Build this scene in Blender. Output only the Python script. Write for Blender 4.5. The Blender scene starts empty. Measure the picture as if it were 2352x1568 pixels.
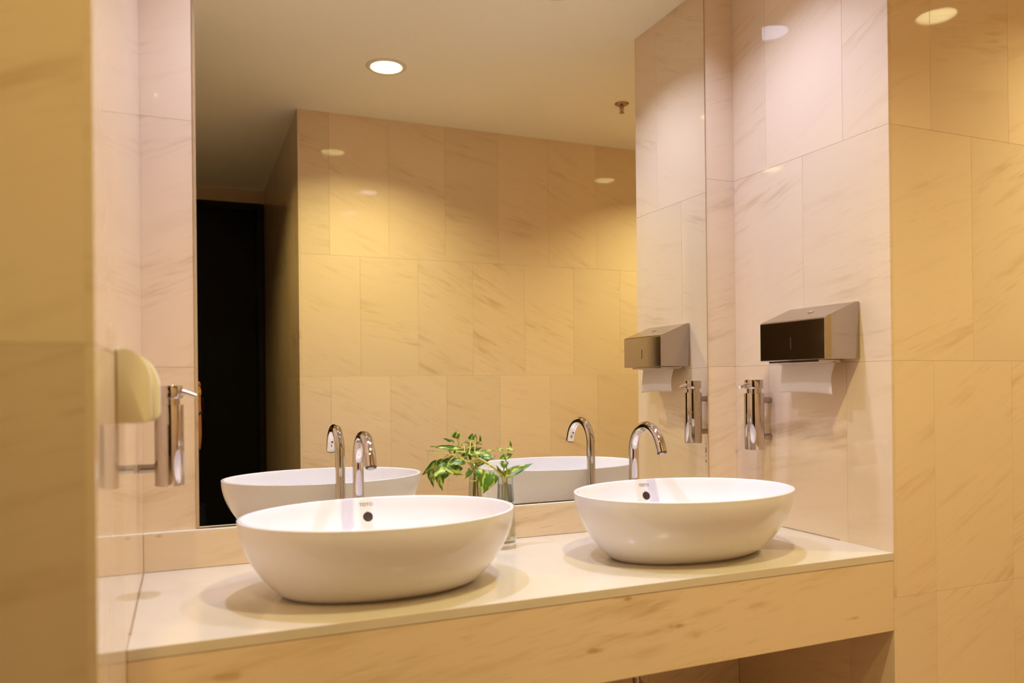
import bpy, bmesh, math, random
from mathutils import Vector, Matrix

random.seed(7)
S = bpy.context.scene
COL = S.collection
PI = math.pi

# ------------------------------------------------------------------ camera, world, exposure
CAM = Vector((-0.4017, -2.0345, 1.1492))
YAW, PITCH, ROLL = 0.3952, 0.0023, -0.0106
cd = bpy.data.cameras.new('camera')
cam = bpy.data.objects.new('camera', cd)
COL.objects.link(cam)
fwd = Vector((math.sin(YAW) * math.cos(PITCH), math.cos(YAW) * math.cos(PITCH), math.sin(PITCH)))
rgt = fwd.cross(Vector((0, 0, 1))).normalized()
upv = rgt.cross(fwd)
r2 = rgt * math.cos(ROLL) + upv * math.sin(ROLL)
u2 = -rgt * math.sin(ROLL) + upv * math.cos(ROLL)
M = Matrix((r2, u2, -fwd)).transposed().to_4x4()
M.translation = CAM
cam.matrix_world = M
cd.sensor_fit = 'HORIZONTAL'
cd.sensor_width = 36.0
cd.lens = 1783.75 / 2352 * 36
cd.shift_x = (1176 - 1168.45) / 2352
cd.shift_y = (879.13 - 784) / 2352
cd.clip_start = 0.02
cd.dof.use_dof = True
cd.dof.focus_distance = 2.55
cd.dof.aperture_fstop = 2.4
S.camera = cam

w = bpy.data.worlds.new('world')
S.world = w
w.use_nodes = True
w.node_tree.nodes['Background'].inputs[0].default_value = (0, 0, 0, 1)
w.node_tree.nodes['Background'].inputs[1].default_value = 0.0
S.view_settings.view_transform = 'Standard'
S.view_settings.look = 'None'
S.view_settings.gamma = 1.0
S.view_settings.use_curve_mapping = False
S.view_settings.exposure = 0.44
S.cycles.use_denoising = True
S.cycles.max_bounces = 9
S.cycles.diffuse_bounces = 5
S.cycles.glossy_bounces = 6
S.cycles.transmission_bounces = 8
S.cycles.sample_clamp_indirect = 6.0
S.cycles.blur_glossy = 0.3
S.cycles.use_light_tree = False
S.cycles.use_adaptive_sampling = True
S.cycles.adaptive_threshold = 0.03

# lamp strengths and colours (used by the downlight builder)
ALCOVE_RGB, ALCOVE_W = (0.87, 1.0, 1.58), 660.0
HALL_RGB, HALL_W = (1.0, 0.92, 0.50), 1270.0
DIM_RGB, DIM_W = (1.0, 0.76, 0.30), 900.0

# ------------------------------------------------------------------ dimensions (metres)
XR, XL, DEP = 1.248, -0.495, 0.595        # alcove sides and depth
YLF = -1.045                              # front of the left block
XF, YF = 0.115, -1.844                    # corner of the wall across the hall
YD = -3.571                               # door wall at the end of the passage
XPL, XE = -1.0, 3.4                       # unseen ends of passage and hall
H = 2.5045
ZC, ZFB, ZBS = 0.7147, 0.518, 0.804       # counter top, fascia underside, backsplash top
MX0, MX1, MZ0, MZ1 = -0.378, 1.137, 0.8085, 2.45

# ------------------------------------------------------------------ helpers
def tag(o, label=None, cat=None, group=None, kind=None):
    if label: o['label'] = label
    if cat: o['category'] = cat
    if group: o['group'] = group
    if kind: o['kind'] = kind
    return o

def empty(name, loc=(0, 0, 0), rz=0.0):
    o = bpy.data.objects.new(name, None)
    COL.objects.link(o)
    o.location = loc
    o.rotation_euler = (0, 0, rz)
    o.empty_display_size = 0.05
    return o

def link(name, me, mat=None, parent=None, smooth=False):
    o = bpy.data.objects.new(name, me)
    COL.objects.link(o)
    if mat is not None and len(me.materials) == 0:
        me.materials.append(mat)
    if parent is not None:
        o.parent = parent
    if smooth:
        for p in me.polygons:
            p.use_smooth = True
    return o

def obj(name, bm, mat, parent=None, smooth=False, sharp=None):
    bmesh.ops.recalc_face_normals(bm, faces=bm.faces[:])
    if sharp is not None:
        for e in bm.edges:
            if len(e.link_faces) == 2 and e.calc_face_angle(0) > sharp:
                e.smooth = False
    me = bpy.data.meshes.new(name)
    bm.to_mesh(me)
    bm.free()
    return link(name, me, mat, parent, smooth)

def add_box(bm, x0, x1, y0, y1, z0, z1, bevel=0.0, seg=2):
    r = bmesh.ops.create_cube(bm, size=1.0)
    vs = r['verts']
    for v in vs:
        v.co = Vector((x0 + (v.co.x + .5) * (x1 - x0), y0 + (v.co.y + .5) * (y1 - y0), z0 + (v.co.z + .5) * (z1 - z0)))
    if bevel > 0:
        es = list({e for v in vs for e in v.link_edges})
        bmesh.ops.bevel(bm, geom=es, offset=bevel, segments=seg, profile=0.5, affect='EDGES')

def box(name, mat, parent, x0, x1, y0, y1, z0, z1, bevel=0.0, seg=2):
    bm = bmesh.new()
    add_box(bm, x0, x1, y0, y1, z0, z1, bevel, seg)
    return obj(name, bm, mat, parent, smooth=False)

def frame_of(d):
    d = d.normalized()
    a = Vector((0, 0, 1)) if abs(d.z) < .9 else Vector((1, 0, 0))
    u = d.cross(a).normalized()
    return u, d.cross(u).normalized()

def add_tube(bm, pts, rad, n=16, cap=True):
    """tube along a polyline; rad a number or a list, frames carried along"""
    pts = [Vector(p) for p in pts]
    rads = rad if isinstance(rad, (list, tuple)) else [rad] * len(pts)
    u = None
    rings = []
    for i, p in enumerate(pts):
        if i == 0: d = pts[1] - p
        elif i == len(pts) - 1: d = p - pts[i - 1]
        else: d = (pts[i + 1] - p).normalized() + (p - pts[i - 1]).normalized()
        d.normalize()
        if u is None: u, v = frame_of(d)
        else:
            u = (u - d * u.dot(d)).normalized()
            v = d.cross(u).normalized()
        rings.append([bm.verts.new(p + (u * math.cos(2 * PI * k / n) + v * math.sin(2 * PI * k / n)) * rads[i]) for k in range(n)])
    for a, b in zip(rings, rings[1:]):
        for k in range(n):
            bm.faces.new((a[k], a[(k + 1) % n], b[(k + 1) % n], b[k]))
    if cap:
        bm.faces.new(rings[0][::-1])
        bm.faces.new(rings[-1])
    return rings

def add_lathe(bm, prof, n=32, axis=Matrix.Identity(4), cap0=True, cap1=True):
    """prof: list of (radius, z)"""
    rings = []
    for r, z in prof:
        if r < 1e-6:
            rings.append([bm.verts.new(axis @ Vector((0, 0, z)))])
        else:
            rings.append([bm.verts.new(axis @ Vector((r * math.cos(2 * PI * k / n), r * math.sin(2 * PI * k / n), z))) for k in range(n)])
    for a, b in zip(rings, rings[1:]):
        for k in range(n):
            k2 = (k + 1) % n
            if len(a) == 1 and len(b) == 1: continue
            if len(a) == 1: bm.faces.new((a[0], b[k2], b[k]))
            elif len(b) == 1: bm.faces.new((a[k], a[k2], b[0]))
            else: bm.faces.new((a[k], a[k2], b[k2], b[k]))
    if cap0 and len(rings[0]) > 1: bm.faces.new(rings[0][::-1])
    if cap1 and len(rings[-1]) > 1: bm.faces.new(rings[-1])

def evaluated(o):
    dg = bpy.context.evaluated_depsgraph_get()
    return bpy.data.meshes.new_from_object(o.evaluated_get(dg))

# ------------------------------------------------------------------ materials
def mat(name, rgb, rough=0.5, metal=0.0, spec=0.5, **kw):
    m = bpy.data.materials.new(name)
    m.use_nodes = True
    b = m.node_tree.nodes['Principled BSDF']
    b.inputs['Base Color'].default_value = (*rgb, 1)
    b.inputs['Roughness'].default_value = rough
    b.inputs['Metallic'].default_value = metal
    b.inputs['Specular IOR Level'].default_value = spec
    for k, v in kw.items():
        b.inputs[k].default_value = v
    return m

def noise_rough(m, lo, hi, scale):
    nt = m.node_tree
    b = nt.nodes['Principled BSDF']
    tc = nt.nodes.new('ShaderNodeTexCoord')
    n = nt.nodes.new('ShaderNodeTexNoise')
    n.inputs['Scale'].default_value = scale
    mr = nt.nodes.new('ShaderNodeMapRange')
    mr.inputs['To Min'].default_value = lo
    mr.inputs['To Max'].default_value = hi
    nt.links.new(tc.outputs['Object'], n.inputs['Vector'])
    nt.links.new(n.outputs['Fac'], mr.inputs['Value'])
    nt.links.new(mr.outputs['Result'], b.inputs['Roughness'])
    return m

def marble(name, base, vein, rough=0.1, ang0=0.12, ang1=0.5, strength=0.75, per_object=True, spots=False, spec=0.5):
    """polished cream limestone: streaks that rise to the right across each slab"""
    m = bpy.data.materials.new(name)
    m.use_nodes = True
    nt = m.node_tree
    L = nt.links.new
    N = nt.nodes.new
    b = nt.nodes['Principled BSDF']
    tc = N('ShaderNodeTexCoord')
    oi = N('ShaderNodeObjectInfo')
    off = N('ShaderNodeCombineXYZ')
    vec = tc.outputs['Object']
    rot = N('ShaderNodeVectorRotate')
    rot.rotation_type = 'Y_AXIS'
    if per_object:
        for i, k in enumerate((37.0, 11.0, 53.0)):
            mm = N('ShaderNodeMath'); mm.operation = 'MULTIPLY'; mm.inputs[1].default_value = k
            L(oi.outputs['Random'], mm.inputs[0]); L(mm.outputs[0], off.inputs[i])
        ra = N('ShaderNodeMath'); ra.operation = 'MULTIPLY'; ra.inputs[1].default_value = 7.31
        rf = N('ShaderNodeMath'); rf.operation = 'FRACT'
        L(oi.outputs['Random'], ra.inputs[0]); L(ra.outputs[0], rf.inputs[0])
        mr = N('ShaderNodeMapRange')
        mr.inputs['To Min'].default_value = ang0
        mr.inputs['To Max'].default_value = ang1
        L(rf.outputs[0], mr.inputs['Value'])
        L(mr.outputs['Result'], rot.inputs['Angle'])
    else:
        rot.inputs['Angle'].default_value = ang0
    L(vec, rot.inputs['Vector'])
    add = N('ShaderNodeVectorMath'); add.operation = 'ADD'
    L(rot.outputs['Vector'], add.inputs[0]); L(off.outputs[0], add.inputs[1])

    def streak(sx, sz, detail, lo, hi, dist=0.0):
        sc = N('ShaderNodeVectorMath'); sc.operation = 'MULTIPLY'
        sc.inputs[1].default_value = (sx, 3.0, sz)
        L(add.outputs[0], sc.inputs[0])
        n = N('ShaderNodeTexNoise')
        n.inputs['Scale'].default_value = 1.0
        n.inputs['Detail'].default_value = detail
        n.inputs['Roughness'].default_value = 0.62
        n.inputs['Distortion'].default_value = dist
        L(sc.outputs[0], n.inputs['Vector'])
        r = N('ShaderNodeMapRange')
        r.interpolation_type = 'SMOOTHSTEP'
        r.inputs['From Min'].default_value = lo
        r.inputs['From Max'].default_value = hi
        L(n.outputs['Fac'], r.inputs['Value'])
        return r.outputs['Result']
    s1 = streak(3.2, 26.0, 4.0, 0.50, 0.78)
    s2 = streak(9.0, 95.0, 2.0, 0.52, 0.80)
    patch = streak(1.6, 5.5, 1.0, 0.38, 0.68)
    cloud = streak(1.1, 3.0, 0.0, 0.30, 0.75)
    def math_(op, a, c):
        n = N('ShaderNodeMath'); n.operation = op
        for i, v in enumerate((a, c)):
            if isinstance(v, float): n.inputs[i].default_value = v
            else: L(v, n.inputs[i])
        return n.outputs[0]
    fine = math_('MULTIPLY', s2, 0.55)
    tot = math_('MAXIMUM', s1, fine)
    tot = math_('MULTIPLY', tot, math_('ADD', math_('MULTIPLY', patch, 0.9), 0.12))
    tot = math_('ADD', tot, math_('MULTIPLY', cloud, 0.13))
    tot = math_('MULTIPLY', tot, float(strength))
    mx = N('ShaderNodeMix'); mx.data_type = 'RGBA'; mx.clamp_factor = True
    L(tot, mx.inputs['Factor'])
    mx.inputs['A'].default_value = (*base, 1)
    mx.inputs['B'].default_value = (*vein, 1)
    col = mx.outputs['Result']
    if per_object:
        tone = N('ShaderNodeMapRange')
        tone.inputs['To Min'].default_value = 0.94
        tone.inputs['To Max'].default_value = 1.05
        L(oi.outputs['Random'], tone.inputs['Value'])
        mul = N('ShaderNodeVectorMath'); mul.operation = 'SCALE'
        L(col, mul.inputs[0]); L(tone.outputs['Result'], mul.inputs['Scale'])
        col = mul.outputs[0]
    L(col, b.inputs['Base Color'])
    b.inputs['Roughness'].default_value = rough
    b.inputs['Specular IOR Level'].default_value = spec
    return m

CREAM, VEIN = (0.80, 0.622, 0.425), (0.46, 0.275, 0.115)
M_TILE = marble('polished_cream_limestone', CREAM, VEIN, 0.04, strength=0.58)
M_SLAB = marble('worktop_limestone', (0.66, 0.565, 0.44), (0.50, 0.38, 0.24), 0.16, ang0=0.1, strength=0.55, per_object=False)
M_FASCIA = marble('fascia_limestone', (0.76, 0.585, 0.385), (0.44, 0.265, 0.11), 0.15, ang0=0.14, strength=0.8, per_object=False)
def add_stains(m, spots, rgb):
    """brown mineral stains at fixed places of one slab"""
    nt = m.node_tree; N = nt.nodes.new; L = nt.links.new
    b = nt.nodes['Principled BSDF']
    src = b.inputs['Base Color'].links[0].from_socket
    tc = N('ShaderNodeTexCoord')
    nz = N('ShaderNodeTexNoise'); nz.inputs['Scale'].default_value = 45; nz.inputs['Detail'].default_value = 3
    L(tc.outputs['Object'], nz.inputs['Vector'])
    tot = None
    for x, z, rx, rz, k in spots:
        sb = N('ShaderNodeVectorMath'); sb.operation = 'SUBTRACT'; sb.inputs[1].default_value = (x, 0, z)
        ml = N('ShaderNodeVectorMath'); ml.operation = 'MULTIPLY'; ml.inputs[1].default_value = (1 / rx, 0, 1 / rz)
        ln = N('ShaderNodeVectorMath'); ln.operation = 'LENGTH'
        ad = N('ShaderNodeMath'); ad.operation = 'ADD'
        mr = N('ShaderNodeMapRange'); mr.interpolation_type = 'SMOOTHSTEP'
        mr.inputs['From Min'].default_value = 1.75; mr.inputs['From Max'].default_value = 0.75
        mr.inputs['To Max'].default_value = k
        sc = N('ShaderNodeMath'); sc.operation = 'MULTIPLY'; sc.inputs[1].default_value = 1.3
        L(tc.outputs['Object'], sb.inputs[0]); L(sb.outputs[0], ml.inputs[0]); L(ml.outputs[0], ln.inputs[0])
        L(nz.outputs['Fac'], sc.inputs[0]); L(ln.outputs['Value'], ad.inputs[0]); L(sc.outputs[0], ad.inputs[1])
        L(ad.outputs[0], mr.inputs['Value'])
        if tot is None: tot = mr.outputs['Result']
        else:
            mx = N('ShaderNodeMath'); mx.operation = 'MAXIMUM'
            L(tot, mx.inputs[0]); L(mr.outputs['Result'], mx.inputs[1]); tot = mx.outputs[0]
    mix = N('ShaderNodeMix'); mix.data_type = 'RGBA'
    L(tot, mix.inputs['Factor']); L(src, mix.inputs['A']); mix.inputs['B'].default_value = (*rgb, 1)
    L(mix.outputs['Result'], b.inputs['Base Color'])
add_stains(M_FASCIA, [(0.097, 0.6885, 0.017, 0.0065, 0.75), (0.075, 0.692, 0.03, 0.003, 0.45), (0.011, 0.588, 0.030, 0.008, 0.7),
                      (0.224, 0.613, 0.036, 0.007, 0.7), (0.265, 0.590, 0.034, 0.014, 0.35), (0.735, 0.566, 0.03, 0.006, 0.5),
                      (0.441, 0.632, 0.04, 0.014, 0.25), (-0.716, 0.645, 0.04, 0.010, 0.5), (-0.838, 0.799, 0.010, 0.005, 0.6)], (0.42, 0.23, 0.06))
M_GROUT = mat('ochre_grout', (0.50, 0.35, 0.18), 0.8)
M_CORE = mat('cream_wall_plaster', (0.62, 0.47, 0.31), 0.7)
M_CEIL = noise_rough(mat('ceiling_paint', (0.92, 0.87, 0.75), 0.8, spec=0.2), 0.75, 0.9, 30)
M_FLOOR = marble('floor_limestone', (0.46, 0.32, 0.185), (0.30, 0.18, 0.08), 0.2, per_object=False)
M_MIRROR = mat('mirror_silver', (0.90, 0.90, 0.82), 0.0, 1.0)
M_MEDGE = mat('mirror_bevel_glass', (0.62, 0.55, 0.40), 0.06, 0.9)
M_CERAMIC = mat('white_glazed_ceramic', (0.80, 0.757, 0.762), 0.06, spec=0.5)
M_HOLE = mat('dark_hole', (0.035, 0.018, 0.012), 0.6)
M_LOGO = mat('grey_print', (0.30, 0.27, 0.25), 0.5)
M_CHROME = noise_rough(mat('polished_chrome', (0.68, 0.62, 0.585), 0.05, 1.0), 0.03, 0.07, 40)
M_SOAP = noise_rough(mat('polished_dispenser_steel', (0.56, 0.48, 0.43), 0.05, 1.0), 0.04, 0.08, 40)
M_SPOUT = mat('bright_brushed_spout', (0.80, 0.75, 0.73), 0.24, 1.0)
M_DARKRUB = mat('dark_rubber', (0.03, 0.022, 0.018), 0.5)
M_STEEL = noise_rough(mat('polished_stainless_steel', (0.47, 0.41, 0.365), 0.08, 1.0), 0.06, 0.12, 25)
M_SATIN = noise_rough(mat('satin_chrome', (0.44, 0.37, 0.325), 0.2, 1.0), 0.18, 0.26, 60)
M_PAPER = mat('paper_towel', (0.70, 0.59, 0.48), 0.9, spec=0.1)
M_PLAST = mat('cream_plastic', (0.80, 0.73, 0.54), 0.32)
M_PLAST2 = mat('cream_plastic_base', (0.72, 0.64, 0.45), 0.38)
M_TRIM = mat('downlight_trim_white', (0.75, 0.70, 0.60), 0.35)
M_REFL = mat('downlight_reflector', (0.85, 0.82, 0.76), 0.25)
M_CAN = mat('lamp_can_metal', (0.35, 0.35, 0.34), 0.5, 0.6)
M_BRASS = mat('sprinkler_metal', (0.42, 0.30, 0.18), 0.3, 1.0)
M_RED = mat('red_glass_bulb', (0.5, 0.02, 0.02), 0.1)
M_DOOR = noise_rough(mat('black_stained_door', (0.004, 0.0035, 0.003), 0.45, spec=0.15), 0.4, 0.55, 12)
M_DFRAME = mat('dark_door_frame', (0.012, 0.006, 0.004), 0.45, spec=0.2)
M_BRONZE = mat('bronze_pull', (0.08, 0.04, 0.025), 0.35, 1.0)
M_CAULK = mat('dark_sealant', (0.34, 0.23, 0.12), 0.8)
M_LEDGE_HI = mat('pale_ledge_highlight', (0.72, 0.62, 0.48), 0.6)
M_SKIN = mat('skin', (0.44, 0.18, 0.06), 0.5)
M_CLOTH = mat('black_cotton', (0.006, 0.006, 0.007), 0.95, spec=0.05)
M_HAIR = mat('black_hair', (0.008, 0.006, 0.005), 0.6)
M_BAND = mat('navy_wristband', (0.015, 0.015, 0.06), 0.6)
M_CAMB = mat('black_camera_plastic', (0.008, 0.008, 0.008), 0.5)

def emitter(name, rgb, strength):
    m = bpy.data.materials.new(name)
    m.use_nodes = True
    nt = m.node_tree
    nt.nodes.clear()
    e = nt.nodes.new('ShaderNodeEmission')
    e.inputs[0].default_value = (*rgb, 1)
    e.inputs[1].default_value = strength
    o = nt.nodes.new('ShaderNodeOutputMaterial')
    nt.links.new(e.outputs[0], o.inputs[0])
    return m

def glass(name, rgb=(0.97, 0.98, 0.93), ior=1.45):
    return mat(name, rgb, 0.0, 0.0, 0.5, **{'Transmission Weight': 1.0, 'IOR': ior})

# ------------------------------------------------------------------ tiled walls
TT = 0.010                       # tile thickness
GAP = 0.00025
_tiles = {}
def tile_mesh(wd, ht):
    k = (round(wd, 4), round(ht, 4))
    if k in _tiles: return _tiles[k]
    c = 0.0004
    g = GAP
    x0, x1, z0, z1 = g, wd - g, g, ht - g
    vs = [(x0 + c, 0, z0 + c), (x1 - c, 0, z0 + c), (x1 - c, 0, z1 - c), (x0 + c, 0, z1 - c),
          (x0, c, z0), (x1, c, z0), (x1, c, z1), (x0, c, z1),
          (x0, TT, z0), (x1, TT, z0), (x1, TT, z1), (x0, TT, z1)]
    fs = [(0, 1, 2, 3)]
    for i in range(4):
        j = (i + 1) % 4
        fs.append((i, i + 4, j + 4, j))
        fs.append((i + 4, i + 8, j + 8, j + 4))
    fs.append((11, 10, 9, 8))
    me = bpy.data.meshes.new('tile')
    me.from_pydata(vs, [], fs)
    me.update()
    bm = bmesh.new(); bm.from_mesh(me); bmesh.ops.recalc_face_normals(bm, faces=bm.faces[:]); bm.to_mesh(me); bm.free()
    me.materials.append(M_TILE)
    _tiles[k] = me
    return me

ROWS = ((0.0, 0.6), (0.6, 1.2), (1.2, 1.8), (1.8, H))
def wall(name, label, ox, oy, rz, width, firsts=None, core=0.09, rows=ROWS, c0=0.0, c1=0.0, zmax=H, skip=None, step=0.3):
    """wall seen from its front: local x runs to the viewer's right, local -y points to the viewer.
    firsts: width of the first tile of each row; None = no tiles"""
    bm = bmesh.new()
    add_box(bm, c0, width - c1, TT + 0.0005 if firsts else 0.0, TT + core, 0.0, zmax)
    o = obj(name, bm, M_GROUT if firsts else M_CORE)
    o.location = (ox, oy, 0)
    o.rotation_euler = (0, 0, rz)
    tag(o, label, 'wall', kind='structure')
    if firsts:
        for (z0, z1), f in zip(rows, firsts):
            x = 0.0
            n = f
            while x < width - 1e-4:
                wd = min(n, width - x)
                if wd > 0.004 and not (skip and skip(x, x + wd, z0, z1)):
                    t = link('tile', tile_mesh(wd, z1 - z0), None, o)
                    t.location = (x, 0, z0)
                x += wd
                n = step
    return o

# mirror wall: its plane lies just behind the mirror; the mirror hides most of it
YW = 0.006
wm = wall('wall_back', 'cream limestone wall behind the mirror and vanity counter', XL, YW, 0, XR - XL, firsts=None, core=0.1)
wm.data.materials.clear(); wm.data.materials.append(M_GROUT)
wm.location.y = YW + TT
def strip(x0, x1, rows):
    for z0, z1 in rows:
        t = link('tile', tile_mesh(x1 - x0, z1 - z0), None, wm)
        t.location = (x0 - XL, -TT, z0)
strip(XL - 0.008, MX0 + 0.03, ((ZBS, 1.2), (1.2, 1.8), (1.8, H)))
strip(MX1 - 0.03, XR + 0.008, ((ZBS, 1.2), (1.2, 1.8), (1.8, H)))
xx = XL
for wd in (0.20, 0.3, 0.3, 0.3, 0.3, 0.3, 0.043):
    strip(xx, xx + wd, ((0.0, 0.6),)); xx += wd

wall('wall_right', 'cream limestone side wall of the alcove carrying the steel towel dispenser', XR, YW, -PI / 2, DEP + YW,
     (0.155, 0.155, 0.302, 0.152), c1=0.012)
wall('wall_right_front', 'yellowish limestone wall face right of the alcove at the frame edge', XR + TT, -DEP, 0, XE - XR - TT,
     (0.14, 0.14, 0.29, 0.14))
wall('wall_left', 'narrow glossy limestone side wall left of the counter', XL, YLF, PI / 2, -YLF + YW, (0.3, 0.151, 0.3, 0.151), c0=0.012)
wall('wall_left_front', 'dark tan limestone wall face close to the camera at left', XPL, YLF, 0, XL - TT - XPL,
     (0.195, 0.3, 0.195, 0.3))
wall('wall_far', 'yellow-lit limestone wall seen in the mirror across the hall', XE, YF, PI, XE - XF - TT, (0.135, 0.135, 0.285, 0.135))
wall('wall_passage_right', 'shaded limestone wall of the passage seen in the mirror beside the black door', XF, YF, -PI / 2, YF - YD,
     (0.15, 0.15, 0.3, 0.15), c0=0.012)
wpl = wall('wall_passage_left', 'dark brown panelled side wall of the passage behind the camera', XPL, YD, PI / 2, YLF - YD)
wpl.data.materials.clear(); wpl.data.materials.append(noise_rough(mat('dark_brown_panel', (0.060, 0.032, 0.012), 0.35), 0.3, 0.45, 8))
wall('wall_hall_end', 'plain end wall of the hall beyond the frame', XE, -DEP, -PI / 2, -DEP - YF)
# wall with the doorway at the end of the passage
DX0, DX1, DZ = XF - 0.004, -0.86, 2.415
bm = bmesh.new()
add_box(bm, XPL, XF, YD - 0.1, YD, DZ, H)
add_box(bm, XPL, DX1, YD - 0.1, YD, 0, DZ)
tag(obj('wall_passage_end', bm, M_CORE), 'tan wall strip above the black door at the passage end', 'wall', kind='structure')

# floor
bm = bmesh.new()
add_box(bm, XPL - 0.1, XE + 0.1, YD - 0.2, 0.12, -0.1, 0.0)
tag(obj('floor', bm, M_FLOOR), 'beige limestone floor under the counter and hall', 'floor', kind='structure')

# ------------------------------------------------------------------ downlight positions and ceiling with openings
LAMPS = [((-0.07, -0.345), 'alcove', 'round recessed downlight in the ceiling above the left basin'),
         ((0.79, -0.345), 'alcove', 'round recessed downlight in the ceiling above the right basin'),
         ((0.40, -1.20), 'hall', 'bright round downlight in the ceiling, seen whole in the mirror'),
         ((2.19, -1.20), 'hall', 'round hall downlight glinting on the right wall face'),
         ((-0.57, -1.88), 'dim', 'dim round downlight in the passage, faint glint left of the mirror')]
RO = 0.068                                     # opening radius
cells = [(x - .08, x + .08, y - .08, y + .08) for (x, y), *_ in LAMPS]
xs = sorted({XPL - 0.1, XE + 0.1} | {c for q in cells for c in q[:2]})
ys = sorted({YD - 0.1, 0.1} | {c for q in cells for c in q[2:]})
bm = bmesh.new()
for a, b in zip(xs, xs[1:]):
    for c, d in zip(ys, ys[1:]):
        hit = [q for q in cells if abs(q[0] - a) < 1e-6 and abs(q[1] - b) < 1e-6 and abs(q[2] - c) < 1e-6 and abs(q[3] - d) < 1e-6]
        if not hit:
            bm.faces.new([bm.verts.new(v) for v in ((a, c, H), (b, c, H), (b, d, H), (a, d, H))])
        else:
            mx, my = (a + b) / 2, (c + d) / 2
            n = 48
            inn, out = [], []
            for k in range(n):
                t = 2 * PI * k / n
                cx_, sx_ = math.cos(t), math.sin(t)
                s = 0.08 / max(abs(cx_), abs(sx_))
                inn.append(bm.verts.new((mx + RO * cx_, my + RO * sx_, H)))
                out.append(bm.verts.new((mx + s * cx_, my + s * sx_, H)))
            for k in range(n):
                bm.faces.new((inn[k], out[k], out[(k + 1) % n], inn[(k + 1) % n]))
bmesh.ops.remove_doubles(bm, verts=bm.verts[:], dist=1e-5)
r = bmesh.ops.extrude_face_region(bm, geom=bm.faces[:])
for v in r['geom']:
    if isinstance(v, bmesh.types.BMVert): v.co.z += 0.012
tag(obj('ceiling', bm, M_CEIL), 'smooth painted ceiling seen in the mirror', 'ceiling', kind='structure')

def downlight(pos, kind, label):
    rgb, st = {'alcove': (ALCOVE_RGB, ALCOVE_W), 'hall': (HALL_RGB, HALL_W), 'dim': (DIM_RGB, DIM_W)}[kind]
    t = empty('ceiling_downlight', (pos[0], pos[1], H))
    tag(t, label, 'downlight', 'recessed ceiling downlights')
    bm = bmesh.new()
    add_lathe(bm, [(0.0645, 0.002), (0.0655, -0.003), (0.070, -0.0055), (0.080, -0.005), (0.0855, -0.0015), (0.0855, -0.0002), (0.0645, -0.0002)], 48, cap0=False, cap1=False)
    obj('trim_ring', bm, M_TRIM, t, True)
    bm = bmesh.new()
    add_lathe(bm, [(0.0645, 0.0), (0.062, 0.02), (0.057, 0.05), (0.053, 0.066), (0.0545, 0.066), (0.0585, 0.05), (0.064, 0.02), (0.066, 0.0)], 48, cap0=False, cap1=False)
    obj('reflector', bm, M_REFL, t, True)
    bm = bmesh.new()
    add_lathe(bm, [(0.067, 0.013), (0.067, 0.09), (0.0, 0.09)], 32, cap0=False, cap1=False)
    obj('housing', bm, M_CAN, t, True)
    bm = bmesh.new()
    dl = 0.060 if kind == 'alcove' else 0.047      # how far the lamp sits up inside its reflector
    add_lathe(bm, [(0.0, dl), (0.036, dl), (0.0365, dl + .004), (0.0, dl + .004)], 32, cap0=False, cap1=False)
    lo = obj('lamp', bm, emitter('lamp_' + kind, rgb, st), t)
    lo.data.materials.append(M_CAN)                # only the lower face of the lamp gives light
    for p in lo.data.polygons:
        p.material_index = 0 if p.normal.z < -0.5 else 1
    return t
for a in LAMPS:
    downlight(*a)

# ------------------------------------------------------------------ mirror
mt = empty('wall_mirror', ((MX0 + MX1) / 2, YW, MZ0))
tag(mt, 'large frameless mirror on the wall above the vanity counter', 'mirror')
bv = 0.006
def to_local(bm, e):
    for v in bm.verts: v.co -= e.location
bm = bmesh.new()
bm.faces.new([bm.verts.new(v) for v in ((MX0 + bv, 0, MZ0 + bv * .3), (MX1 - bv, 0, MZ0 + bv * .3), (MX1 - bv, 0, MZ1 - bv), (MX0 + bv, 0, MZ1 - bv))])
to_local(bm, mt)
o = link('mirror_face', (lambda me: (bm.to_mesh(me), me)[1])(bpy.data.meshes.new('mirror_face')), M_MIRROR, mt)
bm.free()
bm = bmesh.new()
a = [bm.verts.new(v) for v in ((MX0 + bv, 0, MZ0 + bv * .3), (MX1 - bv, 0, MZ0 + bv * .3), (MX1 - bv, 0, MZ1 - bv), (MX0 + bv, 0, MZ1 - bv))]
b = [bm.verts.new(v) for v in ((MX0, 0.0025, MZ0), (MX1, 0.0025, MZ0), (MX1, 0.0025, MZ1), (MX0, 0.0025, MZ1))]
c = [bm.verts.new(v) for v in ((MX0, 0.0056, MZ0), (MX1, 0.0056, MZ0), (MX1, 0.0056, MZ1), (MX0, 0.0056, MZ1))]
for i in range(4):
    j = (i + 1) % 4
    bm.faces.new((a[i], a[j], b[j], b[i])); bm.faces.new((b[i], b[j], c[j], c[i]))
bm.faces.new(c)
to_local(bm, mt)
obj('bevelled_edge', bm, M_MEDGE, mt)
# dark spots where the silvering has failed near the right edge
bm = bmesh.new()
for x, z, rx, rzz in ((MX1 - .014, .935, .0012, .011), (MX1 - .0145, .900, .0013, .004), (MX1 - .013, .917, .0008, .003), (MX1 - .0135, .955, .0006, .004)):
    n = 10
    bm.faces.new([bm.verts.new((x + rx * math.cos(2 * PI * k / n) * (1 + .3 * math.sin(3 * k)), -0.0003, z + rzz * math.sin(2 * PI * k / n))) for k in range(n)])
to_local(bm, mt)
tag(obj('desilvered_spots', bm, M_HOLE, mt), 'small dark specks at the mirror edge')

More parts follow.
